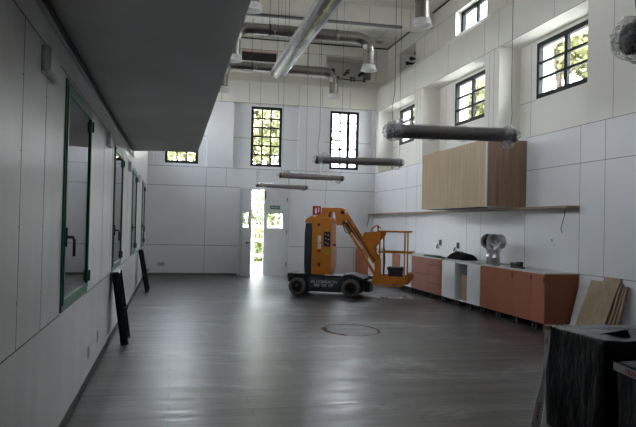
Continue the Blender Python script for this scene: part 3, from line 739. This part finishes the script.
e = empty('tool_bag', (5.98, 13.2, .94), 'black padded tool bag lying on the grey worktop', 'bag')
m_ = MB(); vs = []; n = 14
for i in range(n + 1):
    y = -.42 + .84 * i / n; hh = .13 * (1 - abs(2 * i / n - 1) ** 8) * (.85 + .12 * math.sin(i * 1.3)) + .02
    for q in range(9):
        t = math.pi * q / 8; vs.append((math.cos(t) * .17, y, max(0, math.sin(t)) ** .6 * hh))
m_.add(vs, [(i * 9 + q, i * 9 + q + 1, (i + 1) * 9 + q + 1, (i + 1) * 9 + q) for i in range(n) for q in range(8)] + [(i * 9, (i + 1) * 9, (i + 1) * 9 + 8, i * 9 + 8) for i in range(n)] + [list(range(9)), [n * 9 + q for q in range(9)]], True)
m_.obj('bag_body', 'cloth', e)
m_ = MB(); m_.tube([(-.05, -.25, .12), (-.08, -.2, .16), (-.08, .15, .16), (-.05, .2, .12)], .012, 6); m_.obj('strap', 'black', e)
m_ = MB(); m_.box(5.78, 5.98, 14.25, 14.9, .926, .962); tag(m_.obj('black_case', 'black', bevel=.01), 'flat black case on the far worktop', 'case')
m_ = MB(); m_.box(5.75, 5.87, 13.8, 14.1, .926, .95); tag(m_.obj('black_tray', 'black', bevel=.006), 'small flat black tray beside the black case', 'tray')
for y, z, l in ((15.12, 1.2, 'black wall socket above the flat black case'), (14.1, 1.16, 'black wall socket above the tool bag')):
    e = empty('wall_socket', (6.28, y, z), l, 'socket')
    m_ = MB(); m_.box(-.014, -.001, -.10, .03, -.02, .11); m_.obj('socket_box', 'black', e, bevel=.003)
    m_ = MB(); m_.box(-.012, -.001, .03, .2, -.11, -.04); m_.obj('cover_plate', 'plate', e)
    m_ = MB(); m_.tube([(-.02, .08, .0), (-.03, .12, -.05), (-.02, .16, -.09)], .012, 6); m_.obj('cable_tail', 'black', e)
m_ = MB(); m_.box(6.27, 6.279, 10.23, 10.28, 1.41, 1.45); tag(m_.obj('cable_clip', 'plate'), 'tiny grey clip on the wall above the near worktop', 'clip')

# ------------------------------------------------------------------ boards leaning on the right wall
def lean(name, yt0, yt1, zt, xb, yb0, yb1, th, mt, label, cat='board', xt=6.27):
    e = MB(); a, c = Vector((xb, yb0, 0)), Vector((xb, yb1, 0)); d_, f_ = Vector((xt, yt0, zt)), Vector((xt, yt1, zt))
    n = (c - a).cross(d_ - a).normalized() * th
    if n.x > 0: n = -n
    pts = [a, c, f_, d_]
    e.hexa([p for p in pts] + [p + n for p in pts]); mn = min(v[2] for v in e.v); e.v = [(v[0], v[1], v[2] - mn) for v in e.v]
    return tag(e.obj(name, mt, bevel=.002), label, cat)
lean('leaning_board', 9.14, 9.42, .76, 6.08, 9.12, 9.42, .018, 'white', 'pale grey board leaning beside the end of the cabinets')
lean('leaning_board', 8.42, 8.80, .925, 6.08, 8.42, 8.80, .018, 'ply', 'taller raw timber board leaning at the back of the stack', xt=6.265)
lean('leaning_board', 8.40, 9.05, .855, 5.97, 8.50, 9.15, .022, 'ply', 'wide raw timber board leaning in front of the others', xt=6.235)
for k, (y, zz) in enumerate(((8.36, .84), (8.30, .8), (8.24, .82))):
    lean('timber_batten', y, y + .03, zz, 6.02 + .02 * k, y + .03, y + .06, .05, 'ply', ['narrow timber slat right beside the wide board', 'middle narrow timber slat leaning on the wall', 'outermost narrow timber slat leaning on the wall'][k], 'timber slat')

# black frames leaning on the left wall
def frame(yt, yb, zt, xb, label, W=.5):
    e = empty('folding_trestle', (xb, yb, 0), label, 'frame')
    A = Vector((0, 0, .0)); Bv = Vector((XL + .065 - xb, yt - yb, zt)); wv = Vector((0, W, 0))
    for o_ in (0, W):
        m_ = MB(); m_.bar(A + Vector((0, o_, .02)), Bv + Vector((0, o_, 0)), .06, .085); m_.obj('stile', 'cloth', e)
    for q in (.1, .35, .6, .93):
        p = A.lerp(Bv, q) + Vector((0, 0, .02)); m_ = MB(); m_.bar(p, p + wv, .06, .05); m_.obj('crossbar', 'cloth', e)
    m_ = MB(); q0, q1 = A.lerp(Bv, .04) + Vector((-.005, .03, .02)), A.lerp(Bv, .95) + Vector((-.005, .03, 0)); m_.hexa([q0, q0 + Vector((0, W - .06, 0)), q1 + Vector((0, W - .06, 0)), q1] + [p_ + Vector((.02, 0, 0)) for p_ in (q0, q0 + Vector((0, W - .06, 0)), q1 + Vector((0, W - .06, 0)), q1)]); m_.obj('infill_panel', 'cloth', e)
    p = A.lerp(Bv, .5); m_ = MB(); m_.tube([p + Vector((.02, .1, .02)), p + Vector((.09, .1, .0)), p + Vector((.09, .1, .05))], .014, 6); m_.obj('hook', 'blackmetal', e)
    m_ = MB(); m_.bar(Bv + Vector((.0, -.01, .0)), Bv + Vector((0, W + .01, .0)), .07, .035); tag(m_.obj('top_cap', 'plate', e), 'grey cap')
frame(9.12, 8.86, .91, -.565, 'nearer black frame leaning under the second left window')
frame(15.9, 15.5, .93, -.53, 'farther black frame leaning on the left wall near the end')

# small white boxes and sockets
for y, l in ((4.33, 'nearest small white box on the left wall, high beside the first green window'), (8.25, 'small white box high on the left wall before the second green window'), (12.2, 'small white box high on the left wall before the third green window'), (15.6, 'farthest small white box high on the left wall')):
    e = empty('emergency_light', (XL, y, 2.55), l, 'light fitting')
    m_ = MB(); m_.box(0, .045, -.13, .25, -.075, .08); m_.obj('back_plate', 'whitemetal', e, bevel=.004)
    m_ = MB(); m_.box(.045, .055, -.122, .242, -.067, .072); m_.obj('diffuser', 'frost', e, bevel=.003)
for y, z, l in ((6.95, .30, 'nearer white socket low on the left wall'), (7.75, .32, 'farther white socket low on the left wall')):
    m_ = MB(); m_.box(XL, XL + .012, y - .05, y + .05, z - .06, z + .06); m_.box(XL + .012, XL + .016, y - .03, y + .03, z - .035, z + .035); tag(m_.obj('wall_socket', 'whitemetal', bevel=.003), l, 'socket')
m_ = MB(); m_.box(-.42, -.22, YB - .012, YB, .28, .38); m_.box(-.40, -.33, YB - .016, YB - .012, .3, .36); m_.box(-.31, -.24, YB - .016, YB - .012, .3, .36); tag(m_.obj('wall_socket', 'plate', bevel=.002), 'grey double socket low on the end wall by the left corner', 'socket')

# signs
e = empty('exit_sign', (3.07, YB - .04, 2.11), 'green exit sign on the closed door leaf', 'sign')
m_ = MB(); m_.box(-.155, .155, -.002, .01, -.058, .058); m_.obj('sign_plate', 'signgreen', e)
text_mesh('lettering', 'SALIDA', .085, 'signwhite', e, face_matrix((0, -.003, 0), (1, 0, 0), (0, 0, 1)))
e = empty('fire_sign', (4.40, YB - .012, 2.06), 'red fire extinguisher sign on the end wall behind the lift', 'sign')
m_ = MB(); m_.box(-.13, .13, 0, .01, -.2, .13); m_.obj('sign_plate', 'signred', e)
m_ = MB(); m_.box(-.06, .0, -.003, 0, -.1, .05); m_.box(-.045, -.015, -.003, 0, .05, .08); m_.box(.04, .07, -.003, 0, -.06, .09); m_.box(-.11, .11, -.003, 0, -.17, -.15); m_.obj('pictogram', 'signwhite', e)

# ------------------------------------------------------------------ mast boom lift
TH = math.radians(-25)
lift = empty('boom_lift', (3.52, 15.02, 0), 'orange mast boom lift with a low caged platform parked by the end wall', 'lift', TH)
m_ = MB(); m_.prism([(-.42, .1), (.36, .1), (.44, .2), (.40, .42), (-.44, .42), (-.40, .2)], (-.36, .36), 1)
m_.box(-.84, -.36, -.24, .24, .16, .38); m_.box(.36, .86, -.24, .24, .16, .36)
m_.box(-.35, .3, -.40, -.36, .16, .38)
m_.obj('chassis', 'chassis', lift, bevel=.012)
m_ = MB(); m_.box(-.86, -.42, -.42, .42, .40, .50); m_.box(-.86, -.8, -.36, .36, .30, .42); m_.box(-.5, .4, -.34, .34, .42, .47); m_.obj('deck_cover', 'black', lift, bevel=.012)
m_ = MB(); m_.prism([(.36, .36), (.85, .36), (.88, .42), (.6, .52), (.42, .50)], (-.36, .4), 1); m_.obj('front_cowl', 'black', lift, bevel=.02)
m_ = MB(); m_.box(.86, 1.0, -.18, .3, .12, .36); m_.obj('counterweight', 'black', lift, bevel=.01)
m_ = MB(); m_.box(.0, .16, -.37, -.25, .47, .485); tag(m_.obj('cloth_scrap', 'tape', lift), 'pale scrap on the deck')
for x in (-.62, .60):
    for s_ in (-1, 1):
        y = s_ * .37; m_ = MB()
        m_.lathe((x, y, .205), (0, s_, 0), [(-.075, .11), (-.075, .18), (-.06, .2), (.06, .205), (.08, .19), (.08, .13)], 28)
        w_ = m_.obj('wheel', 'rubber', lift)
        m_ = MB(); m_.lathe((x, y, .205), (0, s_, 0), [(-.07, 0), (-.07, .125), (.05, .13), (.06, .125), (.04, .1), (.03, .05), (.06, .045), (.06, 0)], 24)
        for k in range(6):
            t = k * math.pi / 3; m_.lathe((x + math.cos(t) * .085, y, .205 + math.sin(t) * .085), (0, s_, 0), [(.03, .012), (.06, .012), (.06, 0)], 6)
        m_.obj('hub', 'hub', w_)
# tower
m_ = MB(); m_.prism([(-.34, .48), (.09, .48), (.11, .62), (.11, 1.70), (.06, 1.78), (-.30, 1.78), (-.36, 1.70), (-.34, 1.5)], (-.30, .30), 1); m_.obj('tower_body', 'orange', lift, bevel=.025)
m_ = MB(); m_.prism([(-.50, .47), (-.34, .47), (-.34, 1.64), (-.50, 1.64), (-.52, 1.4), (-.52, .7)], (-.27, .27), 1); m_.obj('rear_cover', 'dgrey', lift, bevel=.02)
m_ = MB(); m_.prism([(-.52, 1.645), (-.3, 1.645), (-.3, 1.8), (-.38, 1.8), (-.49, 1.74)], (-.29, .29), 1); m_.obj('top_hood', 'orange', lift, bevel=.02)
m_ = MB(); m_.box(-.06, .09, -.312, -.30, 1.12, 1.45); m_.obj('control_panel', 'black', lift, bevel=.004)
m_ = MB()
for a_, b_ in ((-.035, 1.38), (.03, 1.37), (-.02, 1.29), (.04, 1.27), (-.03, 1.2), (.02, 1.17)): m_.box(a_, a_ + .03, -.316, -.312, b_, b_ + .014)
tag(m_.obj('panel_marks', 'signwhite', lift), 'small white marks on the control panel')
M['ysticker'] = mat('yellow_sticker', (.45, .33, .01), .5)
for q in ((-.04, .085, .94, 1.06), (-.02, .05, 1.49, 1.53)):
    m_ = MB(); m_.box(q[0], q[1], -.306, -.30, q[2], q[3]); tag(m_.obj('warning_sticker', 'ysticker', lift), 'yellow warning sticker')
m_ = MB(); m_.box(-.20, -.12, -.306, -.30, 1.2, 1.36); m_.box(-.20, -.12, -.306, -.30, 1.06, 1.18); tag(m_.obj('instruction_sticker', 'signwhite', lift), 'white instruction stickers')
m_ = MB(); m_.box(-.2, -.13, -.306, -.30, .98, 1.04); tag(m_.obj('warning_sticker', 'red', lift), 'small red sticker')
m_ = MB(); m_.lathe((.13, -.1, 1.15), (1, 0, 0), [(-.03, .02), (.02, .02), (.02, .035), (.05, .035), (.05, 0)], 10); tag(m_.obj('emergency_button', 'red', lift), 'red stop button')
m_ = MB(); m_.box(-.19, -.13, -.305, -.30, .67, .74); m_.box(-.21, -.15, -.305, -.30, 1.58, 1.63); m_.obj('latch', 'black', lift)
m_ = MB(); m_.prism([(-.30, 1.78), (.05, 1.78), (.05, 1.9), (.14, 1.9), (.2, 1.6), (.38, 1.6), (.40, 1.74), (.38, 1.97), (.30, 2.0), (-.16, 2.0), (-.18, 1.84), (-.30, 1.82)], (-.13, .13), 1)
m_.obj('mast_head', 'orange', lift, bevel=.012)
m_ = MB(); m_.tube([(.33, -.17, 1.9), (.33, .17, 1.9)], .045, 14); m_.tube([(.36, -.16, 1.66), (.36, .16, 1.66)], .035, 12); m_.tube([(.04, -.14, 1.9), (.02, -.14, 1.8), (.05, -.14, 1.72)], .02, 8); m_.obj('pivot_pin', 'blackmetal', lift)
m_ = MB()
for y in (-.14, .14): m_.bar((.33, y, 1.92), (1.08, y, .78), .03, .085)
m_.bar((.5, 0, 1.662), (.56, 0, 1.57), .25, .05); m_.bar((.95, 0, .978), (1.0, 0, .90), .25, .05)
m_.obj('upper_boom', 'orange', lift, bevel=.006)
m_ = MB(); m_.bar((.37, 0, 1.62), (1.14, 0, .40), .11, .06); m_.obj('lower_boom', 'orange', lift, bevel=.006)
m_ = MB(); m_.tube([(.42, -.1, 1.66), (.95, -.1, .98)], .035, 12); m_.tube([(.9, -.1, 1.02), (1.1, -.1, .8)], .022, 10); m_.tube([(.36, -.15, 1.72), (.36, -.2, 1.6), (.42, -.2, 1.45), (.5, -.18, 1.42), (.55, -.13, 1.5)], .012, 6); m_.obj('hydraulic_cylinder', 'black', lift)
m_ = MB(); m_.tube([(.46, -.18, 1.72), (.7, -.18, 1.38), (.95, -.19, 1.0), (1.1, -.18, .82)], .012, 6); m_.obj('hose', 'black', lift)
m_ = MB(); pl = [(.84, 1.46), (1.30, 1.5), (1.29, 1.40), (1.17, 1.27), (1.08, 1.13), (1.09, 1.0), (1.19, .86), (1.2, .34), (1.09, .34), (1.08, .82), (.95, 1.08), (.79, 1.34)]
m_.prism(pl, (-.16, -.13), 1); m_.prism(pl, (.13, .16), 1); m_.box(1.16, 1.2, -.13, .13, .36, .85); m_.box(.9, 1.2, -.13, .13, 1.42, 1.45)
m_.obj('jib_bracket', 'orange', lift, bevel=.004)
# platform cage
B0, B1, BY = 1.10, 1.80, .36
m_ = MB(); m_.box(1.06, 1.84, -.34, .34, .33, .36); m_.box(1.06, 1.84, -.36, -.33, .34, .50); m_.box(1.06, 1.84, .33, .36, .34, .50); m_.box(1.81, 1.84, -.33, .33, .34, .50); m_.box(1.06, 1.09, -.33, .33, .34, .5)
m_.prism([(1.84, .36), (1.93, .42), (1.93, .56), (1.84, .58)], (-.25, .25), 1)
m_.obj('platform_floor', 'orange', lift, bevel=.004)
for z, x1, nm, rr in ((1.49, 1.86, 'top_rail', .02), (1.03, 1.93, 'middle_rail', .016)):
    m_ = MB(); x0 = 1.2 if z > 1.2 else 1.2
    m_.tube([(x0, -BY, z), (x1 - .04, -BY, z), (x1, -BY + .04, z), (x1, BY - .04, z), (x1 - .04, BY, z), (x0, BY, z)], rr, 8); m_.tube([(x0, -BY, z), (x0, BY, z)], rr, 8)
    m_.obj(nm, 'orange', lift)
for x, y in ((1.77, -BY), (1.77, BY), (1.22, -BY), (1.22, BY)):
    m_ = MB(); m_.tube([(x, y * .97, .42), (x, y, 1.49)], .017, 8); m_.obj('post', 'orange', lift)
m_ = MB(); m_.tube([(1.08, -.36, .45), (1.1, -.37, .34), (1.16, -.37, .29), (1.70, -.37, .29), (1.78, -.37, .34), (1.79, -.37, .5)], .018, 8); m_.obj('lower_guard', 'orange', lift)
m_ = MB(); m_.tube([(.98, -.1, 1.48), (1.02, -.1, 1.56), (1.12, -.1, 1.62), (1.2, -.1, 1.56)], .018, 8); m_.obj('guard_loop', 'orange', lift)
m_ = MB(); m_.tube([(1.14, -.1, 1.47), (1.14, -.1, 1.58)], .015, 8); m_.lathe((1.14, -.1, 1.58), (0, 0, 1), [(0, .02), (.03, .02), (.03, 0)], 8); m_.obj('joystick', 'black', lift)
m_ = MB(); m_.tube([(1.28, -.2, 1.35), (1.3, -.2, 1.1), (1.32, -.2, .85), (1.3, -.2, .5)], .012, 6); m_.obj('power_cable', 'dgrey', lift)
m_ = MB(); m_.tube([(.2, -.15, 1.1), (.22, -.2, .9), (.21, -.2, .7), (.17, -.2, .50)], .01, 6); m_.obj('side_cable', 'plate', lift)
# writing on the chassis flank
fm = lambda z: face_matrix((-.02, -.402, z), (1, 0, 0), (0, 0, 1))
text_mesh('lettering', 'AS DORIBACIN', .088, 'signwhite', lift, fm(.325)); text_mesh('lettering', '988 703 107', .092, 'signwhite', lift, fm(.245))

# black bucket standing on the platform
e = empty('crate', (3.52 + 1.56 * math.cos(TH) + .14 * math.sin(TH), 15.02 + 1.56 * math.sin(TH) - .14 * math.cos(TH), .36), 'black crate standing on the platform of the boom lift', 'crate', TH)
m_ = MB(); m_.hexa([(-.13, -.12, 0), (.13, -.12, 0), (.13, .12, 0), (-.13, .12, 0), (-.16, -.15, .28), (.16, -.15, .28), (.16, .15, .28), (-.16, .15, .28)]); m_.obj('crate_body', 'dgrey', e)
m_ = MB(); m_.box(-.175, .175, -.165, .165, .28, .345); m_.obj('rim', 'black', e, bevel=.006)

# things on the floor
e = MB()
for k, (mt_) in enumerate(('tape',)):
    pts = [Vector((4.49, 14.34, .004)), Vector((4.62, 14.32, .03)), Vector((4.72, 14.27, .012)), Vector((4.85, 14.25, .006)), Vector((4.98, 14.22, .012)), Vector((5.1, 14.18, .05)), Vector((5.2, 14.13, .004))]
    for i in range(len(pts) - 1):
        n_ = 2
        for q in range(n_):
            a, c = pts[i].lerp(pts[i + 1], q / n_), pts[i].lerp(pts[i + 1], (q + 1) / n_); e.cur = (i * n_ + q) % 2 if i not in (2, 3) else 0
            e.hexa([a + Vector((0, -.07, 0)), c + Vector((0, -.07, 0)), c + Vector((0, .07, 0)), a + Vector((0, .07, 0)), a + Vector((0, -.07, .003)), c + Vector((0, -.07, .003)), c + Vector((0, .07, .003)), a + Vector((0, .07, .003))])
tag(e.obj('barrier_tape', ['tape', 'red']), 'red and white barrier tape lying on the floor before the platform', 'tape')
m_ = MB(); rnd = random.Random(12); n = 64; R_ = .41; c = Vector((2.72, 9.98, 0))
for i in range(n):
    t = 2 * math.pi * i / n
    thick = .004 + (.022 if math.cos(t) < -.55 and math.sin(t) < .5 else 0) + (.008 if math.cos(t) > .8 else 0)
    r1 = R_ - thick * (1 + rnd.random()); r2 = R_ + thick * (1 + rnd.random()); t2 = t + 2 * math.pi / n
    q = [c + Vector((math.cos(a) * r, math.sin(a) * r * 1.35, 0)) for a, r in ((t, r1), (t2, r1), (t2, r2), (t, r2))]
    m_.hexa([p + Vector((0, 0, .0002)) for p in q] + [p + Vector((0, 0, .0014)) for p in q])
tag(m_.obj('floor_mark', 'rustmark'), 'rusty circular mark on the floor in the middle of the room', 'mark')

# ------------------------------------------------------------------ black wrapped pallets in the right foreground
def wrapped(name, x0, x1, y0, y1, z1, label, seed):
    e = empty(name, (x0, y0, 0), label, 'pallet'); rnd = random.Random(seed); W, D = x1 - x0, y1 - y0
    bmm = bmesh.new(); bmesh.ops.create_cube(bmm, size=1)
    bmesh.ops.subdivide_edges(bmm, edges=bmm.edges[:], cuts=22, use_grid_fill=True)
    from mathutils import noise
    for v in bmm.verts:
        px, py, pz = (v.co.x + .5) * W, (v.co.y + .5) * D, .008 + (v.co.z + .5) * (z1 - .008)
        u = Vector((px * 3, py * 3, pz * 1.4 + seed))
        d1 = noise.noise(u * 1.0) * .02 + noise.noise(u * 3.1) * .01; 
        ridge = (abs(noise.noise(Vector((px * 5, py * 5, pz * .8 + seed)))) ** .7) * .010
        cx = (v.co.x) * 2; cy = v.co.y * 2; cz = v.co.z * 2
        if abs(cz) > .99: pz += (d1 * .8 + ridge * .5) if cz > 0 else 0
        else: px += math.copysign(1, cx) * (d1 + ridge) if abs(cx) > .99 else 0; py += math.copysign(1, cy) * (d1 + ridge) if abs(cy) > .99 else 0
        v.co = (px, py, pz)
    me = bpy.data.meshes.new('stretch_film'); bmm.to_mesh(me); bmm.free(); me.materials.append(M['wrap'])
    for q in me.polygons: q.use_smooth = True
    o = bpy.data.objects.new('stretch_film', me); COL.objects.link(o); o.parent = e
    s = o.modifiers.new('bevel', 'BEVEL'); s.width = .008; s.segments = 2; s.limit_method = 'ANGLE'; s.angle_limit = 1.0
    return e
P1 = wrapped('wrapped_pallet', 3.035, 4.2, 4.25, 5.0, .815, 'taller pallet wrapped in black film, behind the lower wrapped one', 3)
P2 = wrapped('wrapped_pallet', 3.03, 4.2, 3.25, 4.10, .70, 'lower black wrapped pallet at the bottom right corner with printed tape round its top', 8)
# film flap and cardboard corner, tape along the top edge of the lower pallet
m_ = MB(); m_.hexa([(.02, .25, .79), (.35, .18, .80), (.4, .3, .80), (.05, .36, .79), (.02, .25, .81), (.3, .16, .87), (.42, .3, .83), (.05, .36, .82)]); m_.obj('film_flap', 'wrap', P1)
m_ = MB(); m_.box(-.035, .05, .70, .76, .76, .82); tag(m_.obj('cardboard_corner', 'card', P1), 'brown cardboard corner')
m_ = MB(); m_.hexa([(-.034, .0, .59), (-.03, .86, .645), (-.026, .86, .645), (-.03, .0, .59), (-.034, .0, .64), (-.03, .86, .70), (-.026, .86, .70), (-.03, .0, .64)]); tp = m_.obj('printed_tape', 'tape_dull', P2)
text_mesh('lettering', 'FRAGILE FRAGILE FRAGILE', .05, 'red', tp, face_matrix((-.036, .43, .644), (0, -1, -.065), (0, 0, 1)))
# tape ribbon hanging from the taller pallet down to the floor
e = empty('hanging_tape', (2.985, 4.91, 0), 'white tape with red print hanging beside the taller black pallet down to the floor', 'tape')
pts = [(.008, .02, .79), (.006, .02, .7), (.0, .02, .6), (-.02, .02, .45), (-.035, .02, .33), (-.052, .02, .2), (-.075, .02, .08), (-.09, .02, .004)]
ws = [.018, .017, .014, .009, .012, .026, .030, .030]
m_ = MB(); vs = []
for p, w_ in zip(pts, ws): vs += [(p[0] - w_, p[1] + w_ * .8, p[2]), (p[0] + w_, p[1] - w_ * .8, p[2]), (p[0] + w_, p[1] - w_ * .8 + .002, p[2]), (p[0] - w_, p[1] + w_ * .8 + .002, p[2])]
n = len(pts); m_.add(vs, [(i * 4 + q, i * 4 + (q + 1) % 4, (i + 1) * 4 + (q + 1) % 4, (i + 1) * 4 + q) for i in range(n - 1) for q in range(4)] + [(0, 1, 2, 3), tuple((n - 1) * 4 + q for q in range(4))]); rb = m_.obj('ribbon', 'tape', e)
for c, s_, z, x in (('FRAGILE', .038, .14, -.062), ('FRAG', .022, .42, -.022), ('FRA', .032, .7, .004)):
    text_mesh('lettering', c, s_, 'red', rb, face_matrix((x - .003, .015, z), (.12, 0, 1), (-.78, .62, .1)))
